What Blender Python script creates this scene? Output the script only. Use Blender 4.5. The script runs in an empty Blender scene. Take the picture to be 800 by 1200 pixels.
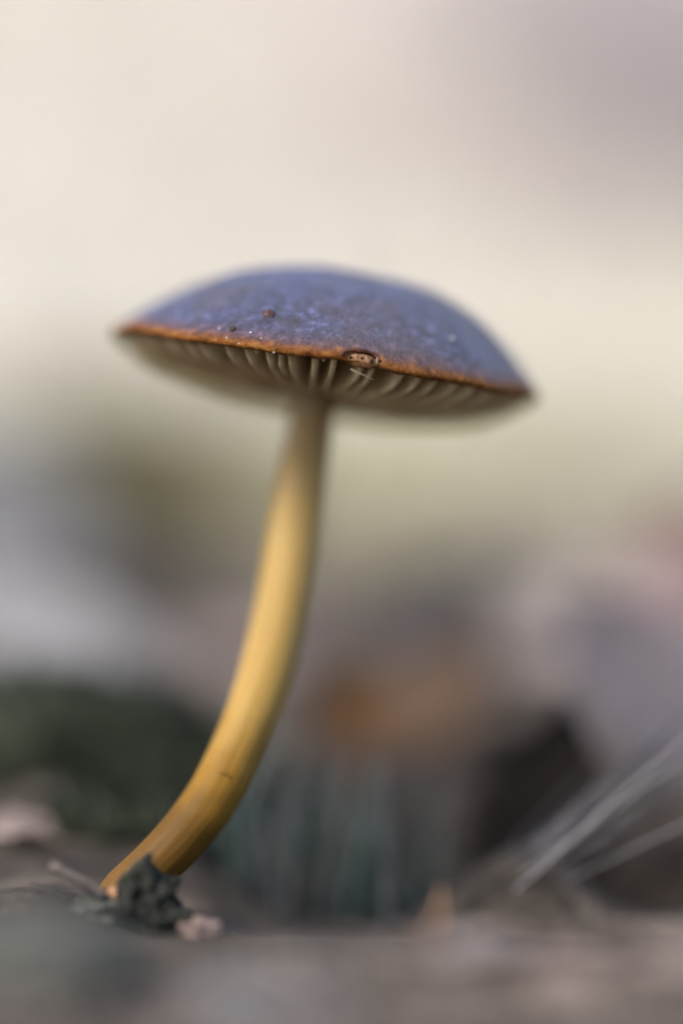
import bpy, bmesh, math, random
import numpy as np
from mathutils import Vector, noise, Matrix
from mathutils.bvhtree import BVHTree

random.seed(7); rng = np.random.default_rng(7)
S = 0.001                                   # all lengths below are written in millimetres
scene = bpy.context.scene
col = scene.collection
R = math.radians

# ------------------------------------------------------------------ camera, sky, sun, exposure
FPX = 3500.0                                # focal length in photograph pixels (800 x 1200)
PITCH = math.atan(314 / FPX)
CAM = Vector((0, -180, 38))
FWD = Vector((0, math.cos(PITCH), -math.sin(PITCH)))
UP = Vector((0, math.sin(PITCH), math.cos(PITCH)))
RIGHT = Vector((1, 0, 0))
cam_d = bpy.data.cameras.new('camera'); cam = bpy.data.objects.new('camera', cam_d); col.objects.link(cam)
cam.location = CAM * S
cam.rotation_euler = (math.pi / 2 - PITCH, 0, 0)
cam_d.sensor_fit = 'VERTICAL'; cam_d.sensor_height = 36.0; cam_d.lens = 36.0 * FPX / 1200
cam_d.clip_start = 0.005; cam_d.clip_end = 200
cam_d.dof.use_dof = True; cam_d.dof.focus_distance = 0.1810; cam_d.dof.aperture_fstop = 4.7
scene.camera = cam

SUN_EL, SUN_AZ = 48.0, -128.0               # azimuth measured from +Y (away from camera) towards +X
w = bpy.data.worlds.new('World'); scene.world = w; w.use_nodes = True
nt = w.node_tree; nt.nodes.clear()
sky = nt.nodes.new('ShaderNodeTexSky'); sky.sky_type = 'NISHITA'; sky.sun_disc = False
sky.sun_elevation = R(SUN_EL); sky.sun_rotation = R(SUN_AZ); sky.dust_density = 3.0; sky.air_density = 1.0; sky.ozone_density = 1.0
bg = nt.nodes.new('ShaderNodeBackground'); bg.inputs[1].default_value = 0.10
wo = nt.nodes.new('ShaderNodeOutputWorld')
nt.links.new(sky.outputs[0], bg.inputs[0]); nt.links.new(bg.outputs[0], wo.inputs[0])
sd = bpy.data.lights.new('sun', 'SUN'); sd.energy = 1.5; sd.angle = R(25); sd.color = (1.0, 0.93, 0.82)
sun = bpy.data.objects.new('sun', sd); col.objects.link(sun)
sdir = Vector((math.sin(R(SUN_AZ)) * math.cos(R(SUN_EL)), math.cos(R(SUN_AZ)) * math.cos(R(SUN_EL)), math.sin(R(SUN_EL))))
sun.rotation_euler = sdir.to_track_quat('Z', 'Y').to_euler()
sun.location = sdir * 2
scene.view_settings.view_transform = 'Standard'; scene.view_settings.look = 'None'
scene.view_settings.gamma = 1.0; scene.view_settings.exposure = 1.5
scene.view_settings.use_curve_mapping = False
scene.render.engine = 'CYCLES'
scene.cycles.use_denoising = True
scene.cycles.max_bounces = 8

# ------------------------------------------------------------------ helpers
def W(px, py, d):                           # photograph pixel at a depth along the view axis -> point
    return CAM + d * (FWD + ((px - 400) / FPX) * RIGHT + ((600 - py) / FPX) * UP)

def smooth(a, b, x):
    t = max(0.0, min(1.0, (x - a) / (b - a))); return t * t * (3 - 2 * t)

def fbm(x, y, z=0.0, o=4):
    v, a, f = 0, 1, 1
    for _ in range(o):
        v += a * noise.noise(Vector((x * f, y * f, z + 3.1 * f))); a *= .5; f *= 2.03
    return v

def tag(o, label=None, cat=None, group=None, kind=None):
    if label: o['label'] = label
    if cat: o['category'] = cat
    if group: o['group'] = group
    if kind: o['kind'] = kind
    return o

def mesh_obj(name, verts, faces, mat, parent=None, origin=None, smooth_sh=True, mats=None, mat_idx=None):
    """verts in mm, world space; origin in mm (object origin); parent keeps world placement"""
    o0 = Vector(origin) if origin is not None else (parent['_o'] if parent is not None and '_o' in parent else None)
    if origin is None and parent is not None: o0 = ORI[parent.name]
    if o0 is None: o0 = Vector((0, 0, 0))
    me = bpy.data.meshes.new(name)
    me.from_pydata([tuple((Vector(v) - o0) * S) for v in verts], [], faces)
    if smooth_sh: me.polygons.foreach_set('use_smooth', [True] * len(me.polygons))
    me.materials.append(mat)
    for m in (mats or []): me.materials.append(m)
    if mat_idx is not None: me.polygons.foreach_set('material_index', mat_idx)
    me.update()
    o = bpy.data.objects.new(name, me); col.objects.link(o)
    if parent is not None:
        o.parent = parent; o.location = (o0 - ORI[parent.name]) * S
    else:
        o.location = o0 * S
    ORI[o.name] = o0
    return o
ORI = {}

def empty(name, loc):
    o = bpy.data.objects.new(name, None); o.empty_display_size = 0.005; col.objects.link(o)
    o.location = Vector(loc) * S; ORI[o.name] = Vector(loc)
    return o

def material(name, c1, c2, c3=None, scale=0.3, rough=0.8, bump=0.0, bump_scale=2.0, sss=0.0, sss_r=(1, .5, .2), spec=0.3,
             coord='Object', detail=6.0, transl=0.0, rnd=0.0):
    """scale: noise cycles per mm"""
    m = bpy.data.materials.new(name); m.use_nodes = True
    t = m.node_tree; L = t.links; b = t.nodes['Principled BSDF']
    tc = t.nodes.new('ShaderNodeTexCoord')
    n = t.nodes.new('ShaderNodeTexNoise'); n.inputs['Scale'].default_value = scale / S; n.inputs['Detail'].default_value = detail
    n.inputs['Roughness'].default_value = 0.62
    L.new(tc.outputs[coord], n.inputs['Vector'])
    r = t.nodes.new('ShaderNodeValToRGB')
    e = r.color_ramp.elements
    e[0].position = 0.33; e[0].color = (*c1, 1); e[1].position = 0.68; e[1].color = (*(c3 or c2), 1)
    if c3 is not None:
        x = e.new(0.5); x.color = (*c2, 1)
    L.new(n.outputs['Fac'], r.inputs['Fac'])
    outc = r.outputs['Color']
    if rnd > 0:
        oi = t.nodes.new('ShaderNodeObjectInfo')
        hs = t.nodes.new('ShaderNodeHueSaturation')
        mr = t.nodes.new('ShaderNodeMapRange'); mr.inputs['To Min'].default_value = 1 - rnd; mr.inputs['To Max'].default_value = 1 + rnd
        L.new(oi.outputs['Random'], mr.inputs['Value']); L.new(mr.outputs[0], hs.inputs['Value']); L.new(outc, hs.inputs['Color'])
        outc = hs.outputs['Color']
    L.new(outc, b.inputs['Base Color'])
    b.inputs['Roughness'].default_value = rough
    b.inputs['Specular IOR Level'].default_value = spec
    if sss > 0:
        b.inputs['Subsurface Weight'].default_value = sss
        b.inputs['Subsurface Radius'].default_value = sss_r
        b.inputs['Subsurface Scale'].default_value = S
    if bump > 0:
        n2 = t.nodes.new('ShaderNodeTexNoise'); n2.inputs['Scale'].default_value = bump_scale / S; n2.inputs['Detail'].default_value = 5
        L.new(tc.outputs[coord], n2.inputs['Vector'])
        bp = t.nodes.new('ShaderNodeBump'); bp.inputs['Strength'].default_value = 1.0; bp.inputs['Distance'].default_value = bump * S
        L.new(n2.outputs['Fac'], bp.inputs['Height']); L.new(bp.outputs['Normal'], b.inputs['Normal'])
    if transl > 0:
        tr = t.nodes.new('ShaderNodeBsdfTranslucent'); L.new(outc, tr.inputs['Color'])
        mx = t.nodes.new('ShaderNodeMixShader'); mx.inputs[0].default_value = transl
        out = t.nodes['Material Output']
        L.new(b.outputs[0], mx.inputs[1]); L.new(tr.outputs[0], mx.inputs[2]); L.new(mx.outputs[0], out.inputs['Surface'])
    return m

def tube(path, radii, n=12, cap=True):
    """verts, faces of a round tube along points"""
    path = [Vector([float(c) for c in p][:3]) for p in path]; V, F = [], []
    nrm = None
    for i, p in enumerate(path):
        t = (path[min(i + 1, len(path) - 1)] - path[max(i - 1, 0)]).normalized()
        if nrm is None:
            nrm = t.orthogonal().normalized()
        nrm = (nrm - t * nrm.dot(t)).normalized(); bn = t.cross(nrm)
        for k in range(n):
            a = 2 * math.pi * k / n
            V.append(p + float(radii[i]) * (math.cos(a) * nrm + math.sin(a) * bn))
    for i in range(len(path) - 1):
        for k in range(n):
            k2 = (k + 1) % n
            F.append((i * n + k, i * n + k2, (i + 1) * n + k2, (i + 1) * n + k))
    if cap:
        F.append(tuple(range(n - 1, -1, -1))); F.append(tuple((len(path) - 1) * n + k for k in range(n)))
    return V, F

def catmull(P, per=8):
    P = [np.array(p, float) for p in P]
    P = [2 * P[0] - P[1]] + P + [2 * P[-1] - P[-2]]
    out = []
    for i in range(1, len(P) - 2):
        for k in range(per):
            t = k / per
            out.append(.5 * ((2 * P[i]) + (-P[i-1] + P[i+1]) * t + (2*P[i-1] - 5*P[i] + 4*P[i+1] - P[i+2]) * t*t + (-P[i-1] + 3*P[i] - 3*P[i+1] + P[i+2]) * t**3))
    out.append(P[-2])
    return out

def blob(c, nrm, r, flat=.75, seed=0, rough=0.0, sub=3):
    bm = bmesh.new(); bmesh.ops.create_icosphere(bm, subdivisions=sub, radius=1.0)
    q = nrm.to_track_quat('Z', 'Y').to_matrix()
    V = []
    for v in bm.verts:
        p = v.co.copy()
        k = 1 + rough * fbm(p.x * 1.5 + seed, p.y * 1.5, p.z * 1.5, 3)
        p = Vector((p.x, p.y, p.z * flat)) * r * k
        V.append(c + q @ p)
    F = [[x.index for x in f.verts] for f in bm.faces]; bm.free()
    return V, F

# ------------------------------------------------------------------ the ground
def ground_z(x, y):
    z = 1.6 * fbm(x / 45, y / 45, 1.0, 3) + 0.5 * fbm(x / 9, y / 9, 5.0, 3)
    z *= smooth(-170, -20, y) * .8 + .2
    # low ridge of litter the mushroom grows from, and the hollows behind it
    z += 1.2 * math.exp(-((y - 1) / 8) ** 2) * math.exp(-((x + 18.5) / 4.5) ** 2)
    z -= (2.0 + 3.0 * smooth(-10, -4, x)) * math.exp(-((y - 4) / 13) ** 2)
    z += (1.1 + .06 * x - 1.2 * math.exp(-((x + 10) / 4) ** 2) + 1.6 * math.exp(-((x + 20) / 7) ** 2)) * math.exp(-((y + 30) / 10.5) ** 2)
    z -= 8.0 * math.exp(-((y - 24) / 13) ** 2 - ((x + 1) / 9) ** 2)
    z -= 11.0 * math.exp(-((y - 38) / 19) ** 2 - ((x - 14) / 9) ** 2)
    z -= 6.0 * math.exp(-((y - 26) / 13) ** 2 - ((x - 23) / 7) ** 2)
    z += 5.0 * math.exp(-((y - 10) / 6) ** 2 - ((x - 12) / 5) ** 2)
    z -= 1.6 * math.exp(-((x + 10) / 4) ** 2 - ((y + 4) / 9) ** 2)
    # bank rising behind
    t = max(0.0, y - 420)
    b = 0.24 * t * smooth(0, 500, t)
    if b > 900: b = 900 + 500 * (1 - math.exp(-(b - 900) / 500))
    z += b * (1 + .12 * fbm(x / 500, y / 500, 9.0, 2)) + (8 * fbm(x / 120, y / 120, 2.0, 3) * smooth(100, 600, y))
    return z

def G(px, py, lift=0.0):                    # where the ray through a pixel meets the ground
    d0 = None; d = 100.0
    while d < 4000:
        p = W(px, py, d)
        if p.z <= ground_z(p.x, p.y) + lift: break
        d += max(1.0, d * .01)
    return p, d

mat_ground = material('forest_soil', (0.010, 0.008, 0.007), (0.038, 0.030, 0.023), (0.10, 0.079, 0.064), scale=0.12, rough=.95, bump=0.5, bump_scale=.8)
def thatch(m):                              # straw thatch covers the soil of the bank
    t = m.node_tree; L = t.links; b = t.nodes['Principled BSDF']
    src = b.inputs['Base Color'].links[0].from_socket
    tc = t.nodes.new('ShaderNodeTexCoord'); sx = t.nodes.new('ShaderNodeSeparateXYZ'); L.new(tc.outputs['Object'], sx.inputs[0])
    n = t.nodes.new('ShaderNodeTexNoise'); n.inputs['Scale'].default_value = 12; n.inputs['Detail'].default_value = 5; L.new(tc.outputs['Object'], n.inputs['Vector'])
    ad = t.nodes.new('ShaderNodeMath'); ad.operation = 'MULTIPLY_ADD'; ad.inputs[1].default_value = .25; L.new(n.outputs['Fac'], ad.inputs[0]); L.new(sx.outputs['Y'], ad.inputs[2])
    mr = t.nodes.new('ShaderNodeMapRange'); mr.inputs['From Min'].default_value = .42; mr.inputs['From Max'].default_value = .62; xm = t.nodes.new('ShaderNodeMapRange'); xm.inputs['From Min'].default_value = .004; xm.inputs['From Max'].default_value = .045; xm.inputs['To Max'].default_value = .30
    L.new(sx.outputs['X'], xm.inputs['Value']); a2 = t.nodes.new('ShaderNodeMath'); L.new(ad.outputs[0], a2.inputs[0]); L.new(xm.outputs[0], a2.inputs[1])
    L.new(a2.outputs[0], mr.inputs['Value'])
    n2 = t.nodes.new('ShaderNodeTexNoise'); n2.inputs['Scale'].default_value = 90; n2.inputs['Detail'].default_value = 6; L.new(tc.outputs['Object'], n2.inputs['Vector'])
    r = t.nodes.new('ShaderNodeValToRGB'); e = r.color_ramp.elements
    e[0].position = .3; e[0].color = (.50, .46, .38, 1); e[1].position = .65; e[1].color = (.78, .74, .65, 1); L.new(n2.outputs['Fac'], r.inputs['Fac'])
    mx = t.nodes.new('ShaderNodeMix'); mx.data_type = 'RGBA'; L.new(mr.outputs[0], mx.inputs[0]); L.new(src, mx.inputs[6]); L.new(r.outputs['Color'], mx.inputs[7])
    L.new(mx.outputs[2], b.inputs['Base Color'])
thatch(mat_ground)
nx, ny = 240, 300
ux = np.linspace(-1, 1, nx); xs = 40 * np.sinh(ux * 7.2) / np.sinh(1) * .85
uy = np.linspace(-.42, 1, ny); ys = 60 * np.sinh(uy * 7.4)
ys = np.where(uy < 0, uy / .42 * 1500 * (np.abs(uy) / .42) ** 1.2, ys)
V, F = [], []
for y in ys:
    for x in xs:
        V.append((x, y, ground_z(float(x), float(y))))
for j in range(ny - 1):
    for i in range(nx - 1):
        a = j * nx + i; F.append((a, a + 1, a + nx + 1, a + nx))
ground = mesh_obj('ground', V, F, mat_ground); tag(ground, kind='structure')

# ------------------------------------------------------------------ the mushroom
def ramp_r_material():
    """cap skin: dark brown with blue-grey bloom, ochre rim. Object origin at cap centre, local z = cap axis"""
    m = bpy.data.materials.new('cap_skin'); m.use_nodes = True
    t = m.node_tree; L = t.links; b = t.nodes['Principled BSDF']
    at = t.nodes.new('ShaderNodeAttribute'); at.attribute_name = 'rad'       # 0 centre .. 1 margin
    tc = t.nodes.new('ShaderNodeTexCoord')
    def nz(sc, det=5, rough=.6):
        n = t.nodes.new('ShaderNodeTexNoise'); n.inputs['Scale'].default_value = sc / S; n.inputs['Detail'].default_value = det
        n.inputs['Roughness'].default_value = rough; L.new(tc.outputs['Object'], n.inputs['Vector']); return n
    def ramp(fac, stops):
        r = t.nodes.new('ShaderNodeValToRGB'); e = r.color_ramp.elements
        e[0].position, e[0].color = stops[0][0], (*stops[0][1], 1); e[1].position, e[1].color = stops[-1][0], (*stops[-1][1], 1)
        for p, c in stops[1:-1]:
            x = e.new(p); x.color = (*c, 1)
        L.new(fac, r.inputs['Fac']); return r
    def mix(f, a, bb):
        x = t.nodes.new('ShaderNodeMix'); x.data_type = 'RGBA'
        if isinstance(f, float): x.inputs[0].default_value = f
        else: L.new(f, x.inputs[0])
        L.new(a, x.inputs[6]); L.new(bb, x.inputs[7]); return x.outputs[2]
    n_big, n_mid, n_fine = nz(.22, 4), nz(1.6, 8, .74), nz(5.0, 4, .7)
    sky_sheen = ramp(n_mid.outputs['Fac'], [(.36, (.005, .003, .009)), (.45, (.013, .012, .044)), (.54, (.034, .037, .112)), (.66, (.15, .16, .29))])  # blue of the reflected sky painted into the skin colour
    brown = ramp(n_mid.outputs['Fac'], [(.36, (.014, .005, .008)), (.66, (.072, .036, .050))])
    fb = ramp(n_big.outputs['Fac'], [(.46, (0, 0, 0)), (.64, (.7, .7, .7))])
    c = mix(fb.outputs['Color'], sky_sheen.outputs['Color'], brown.outputs['Color'])
    gr = ramp(n_fine.outputs['Fac'], [(.34, (.45, .42, .45)), (.5, (.95, .95, .95)), (.66, (1.45, 1.45, 1.5))])   # fine grain of the skin
    ml = t.nodes.new('ShaderNodeMix'); ml.data_type = 'RGBA'; ml.blend_type = 'MULTIPLY'; ml.inputs[0].default_value = 1.0
    L.new(c, ml.inputs[6]); L.new(gr.outputs['Color'], ml.inputs[7]); c = ml.outputs[2]
    # margin ochre, ragged
    ad = t.nodes.new('ShaderNodeMath'); ad.operation = 'MULTIPLY_ADD'; ad.inputs[1].default_value = .085; 
    L.new(n_mid.outputs['Fac'], ad.inputs[0]); L.new(at.outputs['Fac'], ad.inputs[2])
    ad2 = t.nodes.new('ShaderNodeMath'); ad2.operation = 'MULTIPLY_ADD'; ad2.inputs[1].default_value = .03
    L.new(n_fine.outputs['Fac'], ad2.inputs[0]); L.new(ad.outputs[0], ad2.inputs[2])
    sub = t.nodes.new('ShaderNodeMath'); sub.operation = 'SUBTRACT'; sub.inputs[1].default_value = .5; L.new(ad2.outputs[0], sub.inputs[0])
    rim = ramp(sub.outputs[0], [(.475, (0, 0, 0)), (.525, (.36, .36, .36)), (.55, (.9, .9, .9)), (.60, (1, 1, 1))])
    ochre = ramp(n_mid.outputs['Fac'], [(.3, (.06, .020, .007)), (.52, (.185, .074, .020)), (.75, (.36, .18, .06))])
    c = mix(rim.outputs['Color'], c, ochre.outputs['Color'])
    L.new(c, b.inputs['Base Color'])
    for key, wt in (('Sheen Weight', .10), ('Coat Weight', .45), ('Specular IOR Level', .55)):            # sheen, coat and gloss fade out at the margin
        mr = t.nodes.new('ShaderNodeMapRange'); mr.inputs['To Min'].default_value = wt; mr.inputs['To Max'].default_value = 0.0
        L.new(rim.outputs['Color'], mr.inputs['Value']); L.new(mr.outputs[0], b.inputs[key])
    b.inputs['Roughness'].default_value = .42
    b.inputs['Sheen Roughness'].default_value = .5; b.inputs['Sheen Tint'].default_value = (.72, .76, 1, 1)
    b.inputs['Subsurface Weight'].default_value = .25; b.inputs['Subsurface Radius'].default_value = (1.2, .5, .2); b.inputs['Subsurface Scale'].default_value = S * .6
    bp = t.nodes.new('ShaderNodeBump'); b.inputs['Coat Roughness'].default_value = .32
    bp.inputs['Strength'].default_value = 1.0; bp.inputs['Distance'].default_value = .26 * S
    n_b = nz(3.2, 6, .7); L.new(n_b.outputs['Fac'], bp.inputs['Height'])
    L.new(bp.outputs['Normal'], b.inputs['Normal']); L.new(bp.outputs['Normal'], b.inputs['Coat Normal'])
    return m
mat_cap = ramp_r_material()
mat_flesh = material('cap_flesh', (.04, .022, .009), (.08, .045, .018), scale=.8, rough=.85)
mat_gill = material('gill_flesh', (.38, .285, .165), (.60, .48, .32), scale=.5, rough=.7, bump=.02, bump_scale=4, sss=.3, sss_r=(.8, .5, .3))

Rc = 13.9
D0 = 194.0
cap_c = W(382, 424, D0)                      # centre of the margin line
tilt = math.atan2(78, 500)
AX = (math.cos(tilt) * RIGHT - math.sin(tilt) * UP)        # along the margin, tipping to the right
AF = -FWD.copy()                                            # towards the camera
AZ = AX.cross(-AF).normalized()                             # cap axis
if AZ.z < 0: AZ = -AZ
def rim_off(ph):                              # wavy margin; ph = 0 towards the camera, +90 deg to the right
    f = math.cos(ph)
    o = (-0.22 - .12 * math.sin(ph)) * max(f, 0) ** 1.2 - 1.6 * max(-f, 0) ** 1.5
    return o + 0.10 * math.sin(5 * ph + 1) * 1 + .06 * math.sin(11 * ph + .4) + .05 * noise.noise(Vector((math.cos(ph) * 9, math.sin(ph) * 9, 2)))
def rim_rad(ph):
    return Rc * (1 + .010 * math.sin(3 * ph + .5) * 0 + .004 * math.sin(17 * ph) + .006 * noise.noise(Vector((math.cos(ph) * 14, math.sin(ph) * 14, 7))))
def cap_pt(r, ph, h):
    rad = rim_rad(ph) * r
    return cap_c + AX * (rad * math.sin(ph)) + AF * (rad * math.cos(ph)) + AZ * h
def top_h(r, ph):
    s = math.sin(ph)
    T = 5.95 * (1 - r ** (2.55 + .35 * s)) * (1 + .03 * s * r)
    w_ = .16 * fbm(3.0 * r * math.sin(ph), 3.0 * r * math.cos(ph), 4.0, 3) * (1 - r ** 6)
    w_ += .05 * fbm(11 * r * math.sin(ph), 11 * r * math.cos(ph), 8.0, 3)
    return rim_off(ph) * r ** 3 + T + w_
def under_h(r, ph):                            # underside of the flesh
    return top_h(r, ph) - (.32 + 3.6 * (1 - r) ** .9)
def gill_h(r, ph):                             # free edge of the gills
    f = math.cos(ph)
    dep = 2.55 - .35 * max(f, 0) + .35 * max(-f, 0) + .75 * max(math.sin(ph), 0) * (1.2 - r)
    s = math.sqrt(max(0.0, 1 - r ** 2.2)) * (1 - .45 * (1 - smooth(.08, .4, r)))
    return rim_off(ph) * r ** 2 - dep * s - .15

# cap mesh: top skin, rounded margin, underside
mush = empty('mushroom', W(160, 1040, 182.0))
tag(mush, 'small mushroom with blue brown cap and curved yellow stem growing from the litter', 'mushroom')
rings = [0.0] + list(np.linspace(.03, .90, 44)) + list(np.linspace(.912, 1.0, 18))
NS = 400
V, F, rad_at = [], [], []
loops = []
for r in rings:
    for k in range(NS):
        ph = 2 * math.pi * k / NS
        V.append(cap_pt(r, ph, top_h(r, ph))); rad_at.append(r)
    loops.append(1)
EDGE = [(1.006, -.12), (1.005, -.26), (.997, -.38), (.982, -.40)]
for r, dz in EDGE:
    for k in range(NS):
        ph = 2 * math.pi * k / NS
        jag = .05 * noise.noise(Vector((math.cos(ph) * 40, math.sin(ph) * 40, 1))) + .04 * noise.noise(Vector((math.cos(ph) * 90, math.sin(ph) * 90, 1)))
        V.append(cap_pt(r, ph, top_h(1.0, ph) + dz + jag)); rad_at.append(1.05)
UND = [.97, .94, .9, .85, .78, .7, .6, .5, .4, .3, .2, .1]
for r in UND:
    for k in range(NS):
        ph = 2 * math.pi * k / NS
        V.append(cap_pt(r, ph, under_h(r, ph))); rad_at.append(1.1)
NR = len(rings) + len(EDGE) + len(UND)
midx = []
for j in range(NR - 1):
    for k in range(NS):
        k2 = (k + 1) % NS
        F.append((j * NS + k, j * NS + k2, (j + 1) * NS + k2, (j + 1) * NS + k))
        midx.append(0 if j < len(rings) + 2 else 1)

bvh = BVHTree.FromPolygons([Vector(v) for v in V], F)
def on_cap(px, py):
    d = (W(px, py, 100) - CAM).normalized()
    return bvh.ray_cast(CAM, d)[:2]
# the nibbled notch, the dent and the wart are pressed into the skin itself
notch_c, notch_n = on_cap(425, 419)
dent_c, dent_n = on_cap(314, 369)
if notch_n.dot(CAM - notch_c) < 0: notch_n = -notch_n
if dent_n.dot(CAM - dent_c) < 0: dent_n = -dent_n
inner = sum((Vector(v) for v in V[:NS]), Vector()) / NS
for i, v in enumerate(V):
    if rad_at[i] > 1.08: continue
    d = v - notch_c
    if d.length < 3:
        lx = d.dot(RIGHT); lz = d.dot(UP)
        e = (lx / 1.10) ** 2 + ((lz + .05) / .34) ** 2 + 3 * (1 - smooth(-.38, -.12, lz + .15 * lx))
        if e < 1.6:
            V[i] = v - notch_n * .30 * (1 - smooth(.65, 1.35, e)) + AF * (-.10) * (1 - smooth(.65, 1.35, e))
        elif e < 3.2:
            V[i] = v + notch_n * .05 * (1 - smooth(1.6, 3.2, e))
    d = V[i] - dent_c
    if d.length < 1.6:
        q = (d.dot(RIGHT) / .45) ** 2 + (d.dot(UP) / .33) ** 2
        V[i] = V[i] + dent_n * (.22 * math.exp(-q) - .15 * math.exp(-((d.dot(RIGHT)) / .3) ** 2 - ((d.dot(UP) - .05) / .15) ** 2))
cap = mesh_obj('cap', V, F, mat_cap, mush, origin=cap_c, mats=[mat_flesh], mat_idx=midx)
cap['label'] = 'convex cap with brown skin, painted blue sky sheen and orange brown margin'
at = cap.data.attributes.new('rad', 'FLOAT', 'POINT'); at.data.foreach_set('value', rad_at)

# gills, each a plate of its own
def gill(ph, r0, r1, th, wob):
    nr = 16
    V, F = [], []
    for i in range(nr):
        r = r0 + (r1 - r0) * i / (nr - 1)
        p_ = ph + wob * math.sin(r * 5) * .02
        rad = Rc * r
        da = th / max(rad, 1.2)
        top = under_h(r, p_) + .12
        bot = gill_h(r, p_)
        if r0 > .3: bot = bot + (top - bot) * (1 - smooth(r0, r0 + .16, r)) * .85
        bot = min(bot, top - .25)
        bot = bot + (top - .04 - bot) * smooth(r1 - .075, r1, r)
        mid = bot + .5 * (top - bot)
        V += [cap_pt(r, p_ - da * .62, top), cap_pt(r, p_ - da * .5, mid), cap_pt(r, p_ - da * .38, bot + .06), cap_pt(r, p_, bot),
              cap_pt(r, p_ + da * .38, bot + .06), cap_pt(r, p_ + da * .5, mid), cap_pt(r, p_ + da * .62, top)]
    for i in range(nr - 1):
        for k in range(6):
            F.append((i * 7 + k, i * 7 + k + 1, (i + 1) * 7 + k + 1, (i + 1) * 7 + k))
    F.append(tuple(range(7))); F.append(tuple((nr - 1) * 7 + k for k in range(6, -1, -1)))
    return V, F
NG = 60
rg = random.Random(3)
for k in range(NG):
    ph = 2 * math.pi * (k + .5 + rg.uniform(-.16, .16)) / NG
    V, F = gill(ph, .10, .985, rg.uniform(.34, .50), rg.uniform(-1, 1))
    mesh_obj('gill', V, F, mat_gill, cap)
    if rg.random() < .45:
        ph2 = 2 * math.pi * (k + 1.0 + rg.uniform(-.12, .12)) / NG
        V, F = gill(ph2, rg.choice([.62, .72, .82, .88]), .985, rg.uniform(.25, .38), 0)
        mesh_obj('gill', V, F, mat_gill, cap)

# notch: brown lip and the gill ends showing in it
mat_lip = material('bruised_skin', (.030, .010, .006), (.10, .035, .014), scale=2, rough=.55)
mat_cell = material('torn_gill', (.09, .036, .011), (.22, .105, .04), scale=3, rough=.5)
mat_cell2 = material('torn_gill_edge', (.20, .12, .06), (.32, .215, .13), scale=3, rough=.5)
mat_hole_shade = material('gap_shade', (.008, .004, .003), (.014, .008, .005), scale=3, rough=.9)  # near-black dots paint the shade of holes that are not cut
path = []
for i in range(25):
    u = -1 + 2 * i / 24
    px = 422 + 23.5 * u; py = 411.5 + 3.4 * u + 9.0 * abs(u) ** 3 + 1.2 * noise.noise(Vector((i * .5, 4, 0)))
    hit, hn = on_cap(px, py)
    if hn.dot(CAM - hit) < 0: hn = -hn
    path.append(hit + hn * .03)
V, F = tube(path, [.07 + .08 * math.sin(math.pi * i / 24) + .02 * noise.noise(Vector((i * .9, 1, 0))) for i in range(25)], 8)
mesh_obj('notch_lip', V, F, mat_lip, cap)['label'] = 'dark brown lip of the nibbled notch'
def patch(px, py, hw, hh, bulge, push, mat, name, seed, slope=0.0, rough=.15):
    c, n_ = on_cap(px, py)
    if n_.dot(CAM - c) < 0: n_ = -n_
    V, F = blob(Vector((0, 0, 0)), Vector((0, 0, 1)), 1.0, 1.0, seed, rough, 3)
    V = [c + RIGHT * (v.x * hw) + UP * (v.y * hh - slope * v.x * hw) + n_ * (v.z * bulge + push) for v in V]
    return mesh_obj(name, V, F, mat, cap)
tf = patch(423.5, 423.0, 1.05, .42, .22, -.20, mat_cell, 'torn_flesh', 2, .14, .3)
tf_v = [v.co / S + ORI[tf.name] for v in tf.data.vertices]
tf_b = BVHTree.FromPolygons(tf_v, [list(p.vertices) for p in tf.data.polygons])
def on_flesh(px, py, push):
    h = tf_b.ray_cast(CAM, (W(px, py, 100) - CAM).normalized())[0]
    return (h if h is not None else on_cap(px, py)[0]) + AF * push
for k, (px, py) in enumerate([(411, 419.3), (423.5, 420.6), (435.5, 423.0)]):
    for nm, dx, dy, hw, hh, ps, mt in (('torn_gill_gap', (0, .6, -.5)[k], (0, -.6, .3)[k], (.11, .085, .10)[k], (.12, .11, .14)[k], .0, mat_hole_shade), ('torn_gill_end', 6.0, .6, .07, .25, -.01, mat_cell2)):
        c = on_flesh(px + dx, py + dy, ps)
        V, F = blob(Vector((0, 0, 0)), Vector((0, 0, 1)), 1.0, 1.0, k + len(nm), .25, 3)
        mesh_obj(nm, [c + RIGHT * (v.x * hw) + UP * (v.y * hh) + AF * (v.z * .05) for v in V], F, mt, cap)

wc, wn = on_cap(315, 369)
if wn.dot(CAM - wc) < 0: wn = -wn
V, F = blob(wc + wn * .05, wn, .42, .55, 3, .3, 4)
mesh_obj('wart', V, F, material('wart_skin', (.020, .010, .012), (.075, .035, .032), scale=2, rough=.5, bump=.05, bump_scale=4), cap)['label'] = 'small dark brown wart on the skin'

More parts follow.
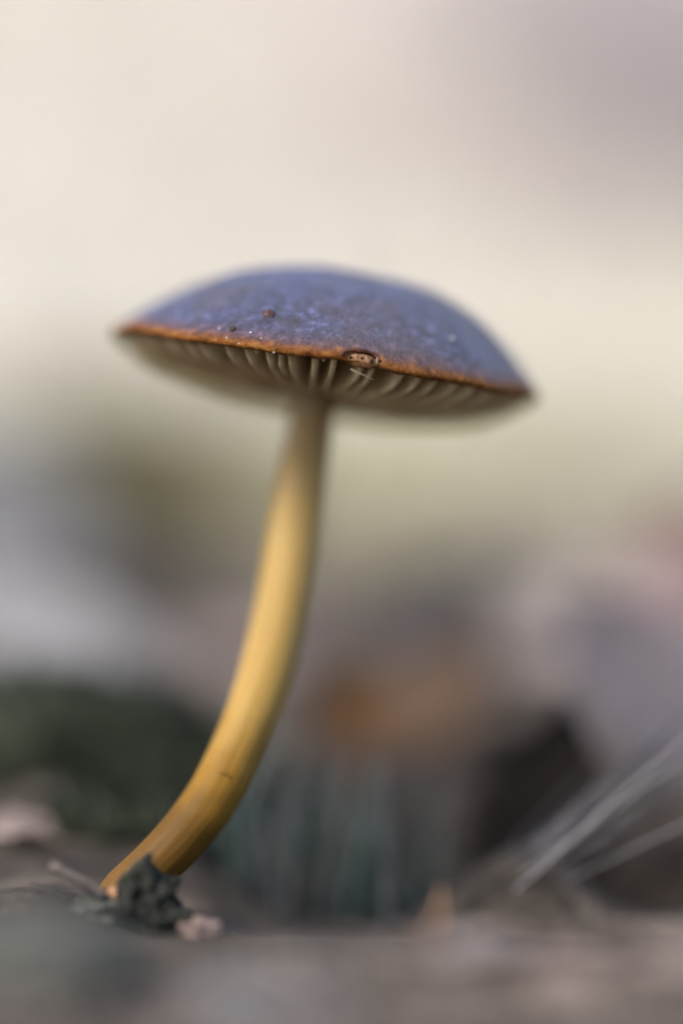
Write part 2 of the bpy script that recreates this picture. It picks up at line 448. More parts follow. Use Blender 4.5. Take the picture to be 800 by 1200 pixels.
# stem
def stem_material():
    m = bpy.data.materials.new('stem_skin'); m.use_nodes = True
    t = m.node_tree; L = t.links; b = t.nodes['Principled BSDF']
    at = t.nodes.new('ShaderNodeAttribute'); at.attribute_name = 'along'
    an = t.nodes.new('ShaderNodeAttribute'); an.attribute_name = 'fib'; 
    tc = t.nodes.new('ShaderNodeTexCoord')
    n = t.nodes.new('ShaderNodeTexNoise'); n.inputs['Scale'].default_value = .45 / S; n.inputs['Detail'].default_value = 6
    L.new(tc.outputs['Object'], n.inputs['Vector'])
    ad = t.nodes.new('ShaderNodeMath'); ad.operation = 'MULTIPLY_ADD'; ad.inputs[1].default_value = .10
    L.new(n.outputs['Fac'], ad.inputs[0]); L.new(at.outputs['Fac'], ad.inputs[2])
    r = t.nodes.new('ShaderNodeValToRGB'); e = r.color_ramp.elements
    stops = [(.08, (.26, .20, .15)), (.20, (.29, .205, .105)), (.40, (.325, .22, .075)), (.56, (.32, .202, .050)), (.63, (.20, .104, .007)), (.70, (.10, .046, .001)), (1.0, (.12, .058, .006))]
    e[0].position, e[0].color = stops[0][0], (*stops[0][1], 1); e[1].position, e[1].color = stops[-1][0], (*stops[-1][1], 1)
    for p, c in stops[1:-1]:
        x = e.new(p); x.color = (*c, 1)
    L.new(ad.outputs[0], r.inputs['Fac'])
    # fine lengthwise fibres
    n2 = t.nodes.new('ShaderNodeTexNoise'); n2.inputs['Scale'].default_value = 1.0; n2.inputs['Detail'].default_value = 5
    L.new(an.outputs['Vector'], n2.inputs['Vector'])
    mr = t.nodes.new('ShaderNodeMapRange'); mr.inputs['From Min'].default_value = .3; mr.inputs['From Max'].default_value = .7
    mr.inputs['To Min'].default_value = .82; mr.inputs['To Max'].default_value = 1.12; L.new(n2.outputs['Fac'], mr.inputs['Value'])
    hs = t.nodes.new('ShaderNodeHueSaturation'); L.new(r.outputs['Color'], hs.inputs['Color']); L.new(mr.outputs[0], hs.inputs['Value'])
    L.new(hs.outputs['Color'], b.inputs['Base Color'])
    b.inputs['Roughness'].default_value = .6; b.inputs['Specular IOR Level'].default_value = .22
    b.inputs['Subsurface Weight'].default_value = .6; b.inputs['Subsurface Radius'].default_value = (1.4, .7, .08); b.inputs['Subsurface Scale'].default_value = S * .9
    bp = t.nodes.new('ShaderNodeBump'); bp.inputs['Strength'].default_value = .6; bp.inputs['Distance'].default_value = .08 * S
    L.new(n2.outputs['Fac'], bp.inputs['Height']); L.new(bp.outputs['Normal'], b.inputs['Normal'])
    return m
mat_stem = stem_material()
SP = [(371, 425, 194.0, 1.75), (368, 452, 194.0, 1.50), (366, 485, 194.0, 1.45), (360, 530, 193.5, 1.52), (348, 605, 192.6, 1.68), (331, 705, 190.5, 1.72), (303, 815, 187.5, 1.66),
      (256, 922, 184.6, 1.62), (214, 980, 183.0, 1.58), (180, 1015, 182.2, 1.50), (146, 1046, 181.8, 1.46), (128, 1078, 182.0, 1.4), (120, 1112, 182.4, 1.2)]
P = catmull([(*W(a, b, c), r) for a, b, c, r in SP], 10)
path = [Vector(p[:3]) for p in P]; radii = [float(p[3]) for p in P]
NSt = 40
for i in range(len(radii)):
    radii[i] *= 1 + .018 * noise.noise(Vector((i * .13, 3, 3)))
V, F = tube(path, radii, NSt)
scar = W(262, 906, 183.0); wart = W(268, 962, 182)
for i, v in enumerate(V):
    a = 2 * math.pi * (i % NSt) / NSt; s = i // NSt
    c = path[min(s, len(path) - 1)]
    out = (v - c).normalized()
    v2 = v + out * (.05 * noise.noise(Vector((math.cos(a) * 2.5, math.sin(a) * 2.5, s * .03))))
    v2 += out * (.30 * math.exp(-((v - wart).length / .7) ** 2))
    V[i] = v2
stem = mesh_obj('stem', V, F, mat_stem, mush)
stem['label'] = 'curved yellow stem, golden brown at its foot'
n_v = len(V)
al = stem.data.attributes.new('along', 'FLOAT', 'POINT'); al.data.foreach_set('value', [(i // NSt) / (len(path) - 1) for i in range(n_v)])
fv = stem.data.attributes.new('fib', 'FLOAT_VECTOR', 'POINT')
arr = []
for i in range(n_v):
    a = 2 * math.pi * (i % NSt) / NSt
    arr += [math.cos(a) * 5, math.sin(a) * 5, (i // NSt) * .05]
fv.data.foreach_set('vector', arr)
# scar on the stem
bv2 = BVHTree.FromPolygons([Vector(v) for v in V], F)
def on_stem(px, py):
    return bv2.ray_cast(CAM, (W(px, py, 100) - CAM).normalized())[:2]
pts = []
for i in range(9):
    h, n_ = on_stem(257 + i * 1.8, 904 + i * .9 + 1.2 * math.sin(i))
    if h: pts.append(h + (n_ if n_.dot(CAM - h) > 0 else -n_) * .01)
mat_scar = material('stem_scar', (.11, .05, .006), (.17, .085, .012), scale=2, rough=.7)
if len(pts) > 3:
    V, F = tube(pts, [.05 + .05 * math.sin(math.pi * i / (len(pts) - 1)) for i in range(len(pts))], 6)
    mesh_obj('stem_scar', V, F, mat_scar, stem)

# ------------------------------------------------------------------ droplets, specks and fibre on the cap
mat_drop = bpy.data.materials.new('water'); mat_drop.use_nodes = True
b = mat_drop.node_tree.nodes['Principled BSDF']
b.inputs['Transmission Weight'].default_value = .45; b.inputs['Base Color'].default_value = (.85, .85, .85, 1); b.inputs['IOR'].default_value = 1.33; b.inputs['Roughness'].default_value = .02  # diffuse white in the body paints the droplets' glint
for (px, py, r) in [(257, 385.5, .075), (294, 390, .10), (306, 396.5, .06), (266, 396, .07), (280, 402.5, .06), (321, 413, .085), (449, 327, .12), (529, 397, .16), (352, 423, .05), (394, 433, .06)]:
    h, n_ = on_cap(px, py)
    if h is None: continue
    if n_.dot(CAM - h) < 0: n_ = -n_
    r *= .78; V, F = blob(h + n_ * r * .35, n_, r)
    o = mesh_obj('water_droplet', V, F, mat_drop, origin=h)
    tag(o, {449: 'pale droplet on the crest of the mushroom cap', 529: 'largest pale droplet, alone on the slope of the cap beyond the notch',
            394: 'droplet hanging under the cap margin between the pale fibre and a gill'}.get(px, 'tiny bright water droplet clinging near the orange margin of the mushroom cap'), 'droplet', 'droplets on the cap')
h, n_ = on_cap(272.5, 386)
if n_.dot(CAM - h) < 0: n_ = -n_
V, F = blob(h + n_ * .03, n_, .21, .5, 4, .55)
mat_speck = material('dark_grit', (.008, .006, .005), (.03, .02, .015), scale=4, rough=.6)
tag(mesh_obj('soil_speck', V, F, mat_speck, origin=h, smooth_sh=False), 'blackish speck of grit on the skin near the margin of the mushroom cap', 'speck')
rim_d = 180.3
pts = [W(411, 432.5, rim_d - .15), W(418, 436.2, rim_d - .5), W(428, 440.5, rim_d - .55), W(439, 446, rim_d - .3)]
mat_fib = material('plant_fibre', (.26, .21, .15), (.38, .33, .26), scale=3, rough=.5)
V, F = tube(catmull(pts, 5), list(np.linspace(.026, .014, 16)), 6)
tag(mesh_obj('plant_fibre', V, F, mat_fib, origin=pts[0]), 'pale hair thin plant fibre stuck under the cap margin below the notch', 'fibre')

# ------------------------------------------------------------------ builders for the forest floor
def ground_n(x, y, e=2.0):
    return Vector((ground_z(x - e, y) - ground_z(x + e, y), ground_z(x, y - e) - ground_z(x, y + e), 2 * e)).normalized()

def leaf(name, base, direc, up, length, width, curl, fold, mat, label, cat='leaf', group=None, shape=1.0, wav=.4, seed=0, stalk=3.0):
    """dead leaf: blade with thickness, midrib with stalk. base = stalk end of the blade, direc = towards tip, curl = bend in radians"""
    direc = Vector(direc).normalized(); up = Vector(up); up = (up - direc * up.dot(direc)).normalized(); side = direc.cross(up)
    root = empty(name, base); tag(root, label, cat, group)
    nl, nw = 26, 13
    base = Vector(base)
    def mid(t):
        a = curl * t; L_ = length
        if abs(curl) < 1e-3: return base + direc * (L_ * t), up
        r = L_ / curl
        return base + direc * (r * math.sin(a)) + up * (r * (1 - math.cos(a))), (up * math.cos(a) - direc * math.sin(a))
    def outline(t):
        return width / 2 * (math.sin(math.pi * t ** (.8 * shape)) ** .75) * (1 + .10 * math.sin(t * 40 + seed)) if 0 < t < 1 else .02 * width
    V, F = [], []
    for lay in (0, 1):
        for i in range(nl):
            t = i / (nl - 1); m, u = mid(t)
            for j in range(nw):
                s = 2 * j / (nw - 1) - 1
                o = outline(t) * s
                h = fold * abs(s) ** 1.4 * outline(t) + wav * fbm(t * 3 + seed, s * 1.5, seed * 1.7, 3) * (abs(s) * .8 + .2)
                V.append(m + side * o + u * (h - .12 * lay))
    N = nl * nw
    for i in range(nl - 1):
        for j in range(nw - 1):
            a = i * nw + j
            F.append((a, a + 1, a + nw + 1, a + nw)); F.append((N + a, N + a + nw, N + a + nw + 1, N + a + 1))
    bd = [j for j in range(nw)] + [i * nw + nw - 1 for i in range(1, nl)] + [(nl - 1) * nw + j for j in range(nw - 2, -1, -1)] + [i * nw for i in range(nl - 2, 0, -1)]
    for a, b_ in zip(bd, bd[1:] + bd[:1]): F.append((a, N + a, N + b_, b_))
    bl = mesh_obj('leaf_blade', V, F, mat, root)
    pth = []
    if stalk > 0: pth = [base - direc * stalk + up * (.15 * stalk), base - direc * stalk * .5 + up * .03 * stalk]
    for i in range(nl):
        m, u = mid(i / (nl - 1)); pth.append(m + u * (.06 + wav * fbm(i / (nl - 1) * 3 + seed, 0, seed * 1.7, 3) * .2))
    k = len(pth)
    V, F = tube(pth, [.028 * width * (1 - .85 * i / k) + .02 for i in range(k)], 6)
    mesh_obj('midrib', V, F, mat, root)
    # side veins
    V, F = [], []
    for q in range(3, nl - 4, 4):
        for sg in (-1, 1):
            vs = []
            for j in range(5):
                t = min(.97, (q + j * .8) / (nl - 1)); m, u = mid(t); s = sg * j / 4 * .9
                o = outline(t) * s
                vs.append(m + side * o + u * (fold * abs(s) ** 1.4 * outline(t) + wav * fbm(t * 3 + seed, s * 1.5, seed * 1.7, 3) * (abs(s) * .8 + .2) + .02))
            v_, f_ = tube(vs, [.012 * width * (1 - j * .17) + .015 for j in range(5)], 4)
            F += [tuple(x + len(V) for x in ff) for ff in f_]; V += v_
    mesh_obj('side_veins', V, F, mat, bl)
    return root

def blade_geo(base, direc, length, width, bend, bend_dir, nseg=9):
    base = Vector(base); d = Vector(direc).normalized(); bd = Vector(bend_dir)
    side = d.cross(bd)
    side = side.normalized() if side.length > 1e-4 else d.orthogonal().normalized()
    V, F = [], []
    p = base.copy()
    for i in range(nseg + 1):
        t = i / nseg
        dd = (d + bd * bend * t * t).normalized()
        wd = width * (1 - t) ** .6 * (.75 + .25 * min(1, t * 5)) + .01
        nn = side.cross(dd).normalized()
        V += [p - side * wd / 2 + nn * wd * .22, p - nn * wd * .10, p + side * wd / 2 + nn * wd * .22]
        p = p + dd * length / nseg
    for i in range(nseg):
        a = i * 3
        F += [(a, a + 1, a + 4, a + 3), (a + 1, a + 2, a + 5, a + 4)]
    return V, F

def grass_tuft(base, n, length, width, spread, lean, mat, label, seed=1, name='grass_tuft', bend=.6, group=None, foot=2.0, fan=None):
    r = random.Random(seed)
    root = empty(name, base); tag(root, label, 'grass', group)
    for k in range(n):
        a = r.uniform(0, 2 * math.pi); q = r.uniform(0, 1) ** .5
        bx_, by_ = base[0] + foot * q * math.cos(a), base[1] + foot * q * math.sin(a)
        b0 = Vector((bx_, by_, ground_z(bx_, by_) - .4))
        d = Vector((lean[0] + spread * r.uniform(-1, 1), lean[1] + spread * r.uniform(-1, 1), 1.0))
        if fan: d = Vector(fan) + Vector((r.uniform(-1, 1), r.uniform(-1, 1), r.uniform(-1, 1))) * spread
        V, F = blade_geo(b0, d, length * r.uniform(.6, 1.15), width * r.uniform(.7, 1.2), bend * r.uniform(.3, 1.3), Vector((r.uniform(-1, 1) + lean[0] * 2, r.uniform(-.6, .6), -.35)))
        mesh_obj('grass_blade', V, F, mat, root)
    return root

def moss_cushion(base, rx, ry, rz, mat_c, mat_f, label, n=900, fl=2.2, seed=1, name='moss_cushion', cat='moss'):
    base = Vector(base); base.z = ground_z(base.x, base.y)
    root = empty(name, base); tag(root, label, cat)
    bm = bmesh.new(); bmesh.ops.create_icosphere(bm, subdivisions=4, radius=1)
    V = []
    for v in bm.verts:
        p = v.co; k = 1 + .22 * fbm(p.x * 1.6 + seed, p.y * 1.6, p.z * 1.6 + seed, 3)
        V.append(base + Vector((p.x * rx * k, p.y * ry * k, p.z * rz * k - rz * .12)))
    F = [[x.index for x in f.verts] for f in bm.faces]; bm.free()
    mesh_obj('cushion', V, F, mat_c, root)
    r = random.Random(seed); V2, F2 = [], []
    tries = 0
    while tries < n:
        tries += 1
        v = Vector(r.choice(V))
        if v.z < base.z - 1: continue
        d = (v - base); d = Vector((d.x / rx ** 2, d.y / ry ** 2, d.z / rz ** 2 + 1e-4)).normalized()
        d = (d + Vector((r.uniform(-1, 1), r.uniform(-1, 1), r.uniform(-.3, 1))) * .6).normalized()
        s = d.orthogonal().normalized() * fl * .13
        L_ = fl * r.uniform(.6, 1.3)
        jit = Vector((r.uniform(-1, 1), r.uniform(-1, 1), 0)) * rx * .05
        a = len(V2); b0 = v + jit - d * .3
        V2 += [b0 - s, b0 + s, b0 + d * L_ * .6 + s * .8, b0 + d * L_, b0 + d * L_ * .6 - s * .8]
        F2 += [(a, a + 1, a + 2, a + 3, a + 4)]
    fo = mesh_obj('fronds', V2, F2, mat_f, root, smooth_sh=False); fo['kind'] = 'stuff'
    return root

def twig(pts, r0, r1, mat, label, name='twig', side=None, cat='twig'):
    P = catmull(pts, 7); k = len(P)
    root = empty(name, P[0][:3]); tag(root, label, cat)
    V, F = tube(P, [(r0 + (r1 - r0) * i / (k - 1)) * (1 + .12 * noise.noise(Vector((i * .5, r0 * 9, 0)))) for i in range(k)], 8)
    mesh_obj('twig_stem', V, F, mat, root)
    for (t, vec) in (side or []):
        b0 = Vector([float(c) for c in P[int(t * (k - 1))]][:3])
        v_ = Vector(vec)
        V, F = tube(catmull([b0, b0 + v_ * .5 + Vector((0, 0, v_.length * .06)), b0 + v_], 5), list(np.linspace(r1 * .9 + r0 * .1, r1 * .4, 11)), 6)
        mesh_obj('side_shoot', V, F, mat, root)
    return root

def lump(name, c, r, mat, label, cat, seed=0, rough=.35, flat=.7, sub=4, crumbs=0, crumb_mat=None):
    c = Vector(c)
    root = empty(name, c); tag(root, label, cat)
    V, F = blob(c, Vector((0, 0, 1)), r, flat, seed, rough, sub)
    mesh_obj(name + '_body', V, F, mat, root, smooth_sh=False)
    rr = random.Random(seed)
    for k in range(crumbs):
        v = Vector(rr.choice(V))
        V2, F2 = blob(v, (v - c).normalized(), r * rr.uniform(.08, .22), .7, k, .5, 2)
        mesh_obj('crumb', V2, F2, crumb_mat or mat, root, smooth_sh=False)
    return root

# ------------------------------------------------------------------ materials of the floor
M = {}
M['straw']  = material('straw', (.62, .57, .47), (.82, .77, .66), scale=.05, rough=.8, transl=.25)
M['pale']   = material('bleached_grass', (.72, .70, .66), (.86, .84, .81), scale=.05, rough=.8, transl=.25)
M['brown_grass'] = material('withered_grass', (.26, .21, .19), (.44, .37, .34), scale=.05, rough=.85, transl=.15)
M['green_grass'] = material('yellow_green_grass', (.40, .40, .22), (.56, .54, .34), scale=.05, rough=.7, transl=.3)
M['teal_grass']  = material('dark_bluish_grass', (.022, .042, .038), (.075, .105, .10), scale=.3, rough=.45, transl=.2, rnd=.5, spec=.5)
M['grey_grass']  = material('grey_grass', (.06, .06, .067), (.165, .158, .17), scale=.3, rough=.5, transl=.2, rnd=.4)
M['moss_dark']   = material('dark_moss', (.010, .013, .008), (.028, .034, .018), scale=.5, rough=.9)
M['moss_frond']  = material('dark_moss_frond', (.020, .026, .016), (.055, .060, .036), scale=.3, rough=.7, transl=.2)
M['olive']       = material('olive_moss', (.11, .095, .045), (.22, .19, .10), scale=.2, rough=.9)
M['olive_frond'] = material('olive_moss_frond', (.22, .195, .11), (.38, .33, .20), scale=.1, rough=.8, transl=.25)
M['lime']        = material('lime_moss', (.32, .30, .20), (.46, .44, .32), scale=.2, rough=.9)
M['lime_frond']  = material('lime_moss_frond', (.42, .40, .29), (.58, .55, .42), scale=.1, rough=.8, transl=.25)
M['orange_leaf'] = material('orange_leaf', (.11, .058, .028), (.21, .11, .05), scale=.25, rough=.7, transl=.2)
M['lavender_leaf'] = material('lavender_leaf', (.17, .148, .165), (.27, .24, .26), scale=.2, rough=.7, transl=.15)
M['rust_leaf']   = material('rust_leaf', (.07, .042, .026), (.15, .09, .055), scale=.25, rough=.75, transl=.15)
M['pink_leaf']   = material('pinkish_leaf', (.22, .165, .148), (.39, .31, .28), scale=.25, rough=.75, transl=.15)
M['mauve_leaf']  = material('mauve_grey_leaf', (.215, .18, .175), (.36, .31, .295), scale=.2, rough=.7, transl=.15)
M['grey_leaf']   = material('grey_leaf', (.17, .168, .172), (.32, .31, .315), scale=.2, rough=.7, transl=.15)
M['plum_leaf']   = material('plum_leaf', (.10, .05, .055), (.20, .115, .12), scale=.2, rough=.7, transl=.15)
M['soil_and_shade']  = material('soil_and_shade', (.010, .007, .005), (.036, .025, .018), scale=.25, rough=.75, transl=.1)  # dark soil, and the shade painted into the hollows
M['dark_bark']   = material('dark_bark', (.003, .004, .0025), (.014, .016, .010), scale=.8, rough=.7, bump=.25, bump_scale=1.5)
M['pale_crumb']  = material('pale_crumb', (.09, .06, .05), (.25, .19, .165), scale=.6, rough=.7)
M['dull_twig'] = material('dull_twig', (.06, .05, .045), (.15, .125, .11), scale=.6, rough=.8)
M['orange_wood'] = material('orange_wood', (.20, .10, .045), (.33, .185, .10), scale=.5, rough=.7)
M['stone']       = material('grey_green_stone', (.040, .042, .035), (.070, .070, .060), scale=.12, rough=.8, bump=.15, bump_scale=.8)
M['litter_a']    = material('litter_brown', (.03, .022, .018), (.09, .07, .06), scale=.3, rough=.85)
M['litter_b']    = material('litter_mauve', (.14, .115, .10), (.26, .22, .195), scale=.3, rough=.8)
M['litter_c']    = material('litter_pale', (.26, .22, .19), (.40, .35, .30), scale=.3, rough=.8)
M['shrub_wood']  = material('shrub_wood', (.36, .32, .32), (.52, .47, .48), scale=.05, rough=.8)
M['shrub_leaf']  = material('shrub_leaf', (.54, .50, .50), (.72, .67, .67), scale=.05, rough=.8, transl=.2)

# ------------------------------------------------------------------ foreground and the foot of the stem
c = W(172, 1054, 177.6)
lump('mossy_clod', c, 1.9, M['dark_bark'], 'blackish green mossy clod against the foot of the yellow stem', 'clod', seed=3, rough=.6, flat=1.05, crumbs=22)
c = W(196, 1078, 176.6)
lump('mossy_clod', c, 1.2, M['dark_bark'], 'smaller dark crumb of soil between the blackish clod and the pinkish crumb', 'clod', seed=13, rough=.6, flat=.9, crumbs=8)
c = W(234, 1090, 175.6)
lump('leaf_crumb', c, 1.15, M['pale_crumb'], 'pinkish white crumb of litter beside the dark clod at the stem foot', 'crumb', seed=8, rough=.6, flat=.5, crumbs=4)
c = W(113, 1066, 177.4)
lump('soil_clod', c, 1.25, M['stone'], 'grey crumb of earth below the tiny orange chip of wood', 'clod', seed=27, rough=.5, flat=.75, crumbs=6)
c = W(131, 1050, 178.0)
lump('bark_chip', c, .7, M['orange_wood'], 'tiny orange chip of wood between the dark clod and a pale twig', 'wood chip', seed=5, rough=.5, flat=.7)
twig([W(58, 1016, 176.5), W(74, 1022, 176.5), W(94, 1032, 176.6), W(122, 1050, 177.0)], .22, .34, M['dull_twig'], 'short pale twig on the litter pointing at the foot of the stem', side=[(.3, (-.5, .3, .5))])
a, _ = G(484, 1135); b_ = W(517, 1040, 171)
twig([a, (a + b_) / 2 + Vector((.4, 0, 0)), b_], .20, .12, M['orange_wood'], 'thin orange stick poking up out of the foreground litter', side=[(.55, (.6, .3, .8))])
def flat_leaf(px, py, length, width, yaw, mat, label, curl=.3, fold=.15, lift=.4, seed=0, pitch=0.0, group=None, wav=.5):
    p, d = G(px, py)
    n_ = ground_n(p.x, p.y, 5)
    dr = Vector((math.cos(yaw), math.sin(yaw), 0)); dr = (dr - n_ * dr.dot(n_)).normalized()
    dr = (dr + n_ * pitch).normalized()
    st = p - dr * length * .5 + n_ * lift
    if pitch: st = p + n_ * lift * .3
    return leaf('fallen_leaf', st, dr, n_, length, width, curl, fold, mat, label, seed=seed, group=group, wav=wav)
flat_leaf(660, 1120, 15, 9, .5, M['mauve_leaf'], 'mauve grey dead leaf lying flat in front of the dark hollows', curl=-.35, lift=1.0, seed=2)
flat_leaf(560, 1165, 13, 8, 2.7, M['pink_leaf'], 'pinkish brown dead leaf lying flat beside the thin orange stick', curl=-.4, lift=.8, seed=5)
flat_leaf(790, 1130, 11, 7, 2.2, M['pink_leaf'], 'pinkish dead leaf curling over the edge of the plum coloured gap', curl=-.5, lift=1.2, seed=9)
flat_leaf(350, 1185, 10, 6, .2, M['grey_leaf'], 'pale grey dead leaf lying flat in front of the dark bluish grass', curl=-.3, lift=.6, seed=12)
p, d = G(20, 1130)
lump('pebble', (p.x, p.y, p.z + .3), 6.5, M['stone'], 'smooth grey green pebble half sunk in the litter before the stem foot', 'pebble', seed=11, rough=.12, flat=.32, sub=5)
p, d = G(40, 985)
flat_leaf(45, 985, 6.5, 5, .3, M['pink_leaf'], 'small reddish brown dead leaf beside the dark green moss', curl=-.6, lift=1.0, seed=21)

# ------------------------------------------------------------------ behind the stem
p, _ = G(60, 900); moss_cushion(p, 14, 10, 7, M['moss_dark'], M['moss_frond'], 'dark green moss cushion behind the foot of the yellow stem', n=1400, fl=2.0, seed=4)
p, _ = G(140, 965); moss_cushion(p, 5.5, 7, 2.2, M['moss_dark'], M['moss_frond'], 'flat dark green moss patch between the reddish leaf and the stem', n=700, fl=1.5, seed=16)
p, _ = G(215, 925); moss_cushion(p, 6, 6, 4, M['moss_dark'], M['moss_frond'], 'small dark green moss tuft touching the bend of the stem', n=700, fl=1.8, seed=6)
grass_tuft((-3.0, 20, ground_z(-3.0, 20)), 44, 12.5, .75, .32, (.12, .1), M['teal_grass'], 'dark bluish green grass tuft in the hollow beside the stem', seed=3, foot=6.5)
grass_tuft((3.5, 23, ground_z(3.5, 23)), 26, 9.5, .7, .4, (-.2, .1), M['teal_grass'], 'low dark bluish grass tuft below the orange leaf', seed=8, foot=4)
p, d = G(430, 880); 
leaf('fallen_leaf', p + Vector((-3, -4, -.5)), (.35, .25, 1), (.2, -1, .2), 9.5, 7.0, .5, .25, M['orange_leaf'], 'small orange brown dead leaf propped up behind the stem', seed=3)
leaf('fallen_leaf', p + Vector((2, 3, .2)), (.8, .25, .7), (-.3, -1, .4), 11, 6.5, .4, .2, M['rust_leaf'], 'dull rusty dead leaf leaning against the orange brown leaf', seed=31)
def footed(px, py, d):                      # a point at that depth, put down on the ground below it
    p = W(px, py, d); return Vector((p.x, p.y, ground_z(p.x, p.y) - .3))
b0 = footed(596, 975, 208)  # dark leaf-shaped sheet added as the shade of the hollow
leaf('fallen_leaf', b0, (.28, .12, 1), (.1, -1, .1), W(620, 815, 208).z - b0.z, 10, .25, .15, M['soil_and_shade'], 'blackish brown leaf shaped sheet added as shade in the hollow under the arching leaf', seed=33)
b0 = footed(655, 960, 212)  # another dark sheet, deepens the hollow's painted shade
leaf('fallen_leaf', b0, (.1, .2, 1), (-.2, -1, .1), W(655, 850, 212).z - b0.z, 7, .25, .15, M['soil_and_shade'], 'smaller blackish leaf shaped sheet added as shade behind the sheaf of grey grass', seed=35)
b0 = footed(700, 1000, 203)  # dark sheet put in for the shade under the sheaf
leaf('fallen_leaf', b0, (1, .1, .42), (-.2, -1, .3), 12, 6, .15, .1, M['soil_and_shade'], 'blackish leaf shaped sheet added as shade below the sheaf of grey grass', seed=34)
b0 = footed(840, 930, 226)
leaf('fallen_leaf', b0, (-.75, .2, .8), (-.3, -.9, .5), 17, 11, .35, .12, M['lavender_leaf'], 'pale lavender grey leaf with its tip under the arching leaf', seed=36)
p, d = G(500, 790); grass_tuft((p.x, p.y, p.z), 14, 16, .8, .18, (.25, 0), M['grey_grass'], 'upright greyish grass blades behind the orange leaf', seed=5, foot=7)
grass_tuft((-1, 17, ground_z(-1, 17)), 14, 13, .4, .25, (.1, .1), M['grey_grass'], 'thin grey grass blades among the dark bluish green tuft', seed=41, foot=7)
# dark hollow with an arching pale leaf above it
p, d = G(590, 800); leaf('fallen_leaf', p + Vector((-1, 4, 2)), (.8, .1, .55), (-.4, -.3, .9), 34, 17, -.9, -.2, M['mauve_leaf'], 'large mauve grey dead leaf arching over the dark hollow', seed=14, stalk=5)
p, d = G(600, 900); lump('soil_clod', (p.x, p.y + 3, p.z), 4.5, M['soil_and_shade'], 'dark brown crumbling clod of soil in the hollow under the arching leaf', 'clod', seed=15, rough=.5, flat=.7, crumbs=6)
grass_tuft((11, 9.5, ground_z(11, 9.5)), 34, 25, .22, .20, (.3, .2), M['grey_grass'], 'sheaf of grey grass blades leaning across the dark hollow', seed=9, foot=3.6, fan=(1.0, .15, .66), bend=.10)
p, d = G(790, 800); leaf('fallen_leaf', p + Vector((0, 0, 1)), (.3, .6, .7), (-.3, -.8, .4), 18, 15, .5, .1, M['plum_leaf'], 'plum red dead leaf standing beside the arching mauve leaf', seed=17)
p, d = G(130, 800); leaf('fallen_leaf', p + Vector((4, 0, 1)), (-1, .35, .30), (.2, -.5, .8), 26, 11, -.3, .1, M['grey_leaf'], 'bluish grey dead leaf resting on the dark green moss', seed=18)
p, d = G(60, 720); leaf('fallen_leaf', p + Vector((0, 0, 1)), (-.6, .3, .8), (.2, -.8, .4), 22, 17, .4, .1, M['grey_leaf'], 'broad pale grey dead leaf standing behind the moss', seed=19)
p, d = G(250, 800); flat_leaf(250, 790, 16, 10, .9, M['pink_leaf'], 'dull pinkish dead leaf behind the middle of the stem', curl=-.4, lift=1.5, seed=23, pitch=.25)
p, d = G(420, 730); flat_leaf(430, 730, 18, 12, .4, M['mauve_leaf'], 'grey mauve dead leaf behind the upright grey grass', curl=-.4, lift=1.5, seed=24, pitch=.2)
p, d = G(540, 720); lump('soil_clod', (p.x, p.y, p.z), 11, M['soil_and_shade'], 'brown mound of crumbled soil behind the orange leaf', 'clod', seed=25, rough=.4, flat=.6, crumbs=8)
p, d = G(190, 620); moss_cushion(p, 40, 26, 19, M['olive'], M['olive_frond'], 'olive yellow moss cushion behind the upper stem', n=2200, fl=5, seed=31)
p, d = G(70, 640); moss_cushion(p, 12, 11, 12, M['moss_dark'], M['moss_frond'], 'dark moss tussock next to the olive yellow moss', n=1200, fl=4, seed=32)
p, d = G(520, 610); moss_cushion(p, 44, 26, 17, M['lime'], M['lime_frond'], 'pale yellow green moss cushion below the cap on the far side', n=2200, fl=5, seed=33)

# ------------------------------------------------------------------ litter: uncountable crumbs and needles
def litter():
    r = random.Random(5); V, F, mi = [], [], []
    for k in range(9000):
        dep = 60 * (1 + 12 * r.random() ** 2.2); y = dep - 130
        x = r.uniform(-1, 1) * (12 + dep * .28)
        if y > 560 or (-24 < y < 17): continue
        if ground_z(x, y) < -3.0 and y < 90: continue
        z = ground_z(x, y)
        L_ = r.uniform(1.0, 5.0) * (1 + dep / 400); wd = r.uniform(.12, .5) * (1 + dep / 300)
        yaw = r.uniform(0, math.pi); d = Vector((math.cos(yaw), math.sin(yaw), r.uniform(-.1, .35))).normalized()
        s = Vector((-math.sin(yaw), math.cos(yaw), r.uniform(-.4, .4))).normalized() * wd; u = d.cross(s).normalized() * wd * .35
        p = Vector((x, y, z + r.uniform(0, .6)))
        if -3 < y < 8 and abs(x + 12) < 3: continue
        a = len(V)
        V += [p - d * L_ / 2, p - s * .5 + u * .2, p + u, p + s * .5 + u * .2, p + d * L_ / 2, p - u]
        f = [(0, 1, 2), (0, 2, 3), (4, 2, 1), (4, 3, 2), (0, 5, 1), (0, 3, 5), (4, 1, 5), (4, 5, 3)]
        F += [tuple(q + a for q in t) for t in f]
        z_ = fbm(x / 25, y / 25, 3.0, 2)
        m_ = 0 if r.random() < (.5 - .5 * z_) * (.3 if y < -20 and x > -5 else 1) else (1 if r.random() < .75 else 2)
        mi += [m_] * 8
    o = mesh_obj('plant_litter', V, F, M['litter_a'], mats=[M['litter_b'], M['litter_c']], mat_idx=mi)
    tag(o, 'brown and grey crumbs and needles strewn over the forest floor', 'litter', kind='stuff')
litter()

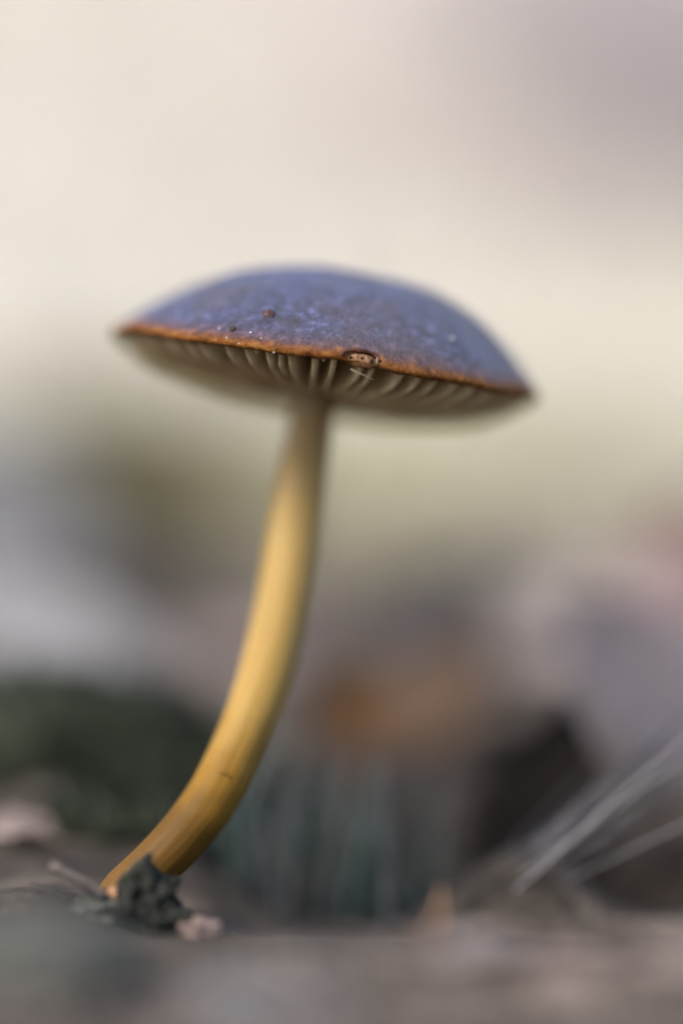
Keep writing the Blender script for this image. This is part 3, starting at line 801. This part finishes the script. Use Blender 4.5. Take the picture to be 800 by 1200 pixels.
# ------------------------------------------------------------------ the bank: pale dry grass
def dry_grass():
    r = random.Random(6); V, F, mi = [], [], []
    for k in range(26000):
        y = 380 + 2900 * r.random() ** 1.7
        x = r.uniform(-1, 1) * (160 + (y + 180) * .30)
        if x > 12 and r.random() < .35: y = 170 + 210 * r.random()
        z = ground_z(x, y)
        f_ = 1 + y / 1800
        L_ = r.uniform(22, 55) * f_ * smooth(330, 620, y) + 6; wd = r.uniform(1.6, 3.6) * f_
        d = Vector((r.uniform(-.8, .8), r.uniform(-.8, .5), r.uniform(.35, 1))).normalized()
        s = d.cross(Vector((r.uniform(-.6, .6), 1, r.uniform(-.3, .3)))).normalized() * wd / 2
        p = Vector((x, y, z - 1)); bend = Vector((r.uniform(-.4, .4), r.uniform(-.4, .4), -.5)) * L_ * .35
        a = len(V)
        V += [p - s, p + s, p + d * L_ * .55 - s * .8, p + d * L_ * .55 + s * .8, p + d * L_ + bend]
        F += [(a, a + 1, a + 3, a + 2), (a + 2, a + 3, a + 4)]
        q = fbm(x / 260 + 3, y / 420, 6.0, 2)
        u = r.random()
        if 380 < y < 560 and u < .12: m_ = 3
        elif y < 380: m_ = 2 if u < .3 else 0
        elif u < .10 + .12 * max(0, q) : m_ = 2
        elif u < .55 + .3 * q: m_ = 0
        else: m_ = 1
        mi += [m_] * 2
    o = mesh_obj('dry_grass', V, F, M['straw'], mats=[M['pale'], M['brown_grass'], M['green_grass']], mat_idx=mi, smooth_sh=False)
    tag(o, 'bleached cream dry grass covering the bank behind the mushroom', 'grass', kind='stuff')
dry_grass()
def shrub(px, py, h, wid, label, seed):
    p, d = G(px, py); r = random.Random(seed)
    root = empty('shrub', p); tag(root, label, 'shrub', 'shrubs on the bank')
    V, F, V2, F2 = [], [], [], []
    for k in range(26):
        a = r.uniform(0, 2 * math.pi); o = r.random() ** .5 * wid
        tip = p + Vector((math.cos(a) * o, math.sin(a) * o * .6, h * r.uniform(.6, 1.05) * (1 - .35 * (o / wid) ** 2)))
        mid = p + (tip - p) * .5 + Vector((r.uniform(-1, 1), r.uniform(-1, 1), .3)) * h * .08
        pt = catmull([p, mid, tip], 5); v_, f_ = tube(pt, list(np.linspace(h * .016, h * .004, 11)), 5)
        F += [tuple(q + len(V) for q in ff) for ff in f_]; V += v_
        for j in range(70):
            t = r.uniform(.25, 1.0); c = Vector([float(q) for q in pt[min(10, int(t * 10))]][:3]) + Vector((r.gauss(0, 1), r.gauss(0, 1), r.gauss(0, 1))) * h * .07
            dv = Vector((r.uniform(-1, 1), r.uniform(-1, 1), r.uniform(-.5, 1))).normalized(); s = dv.orthogonal().normalized() * h * .012; L_ = h * .055
            b0 = len(V2); V2 += [c, c + dv * L_ * .5 + s, c + dv * L_, c + dv * L_ * .5 - s]; F2.append((b0, b0 + 1, b0 + 2, b0 + 3))
    mesh_obj('branches', V, F, M['shrub_wood'], root)
    fo = mesh_obj('foliage', V2, F2, M['shrub_leaf'], root, smooth_sh=False); fo['kind'] = 'stuff'
shrub(690, 330, 190, 110, 'greyish mauve shrub on the bank, fuller than its neighbour', 3)
shrub(800, 380, 170, 80, 'slender greyish mauve shrub on the bank next to a fuller one', 4)
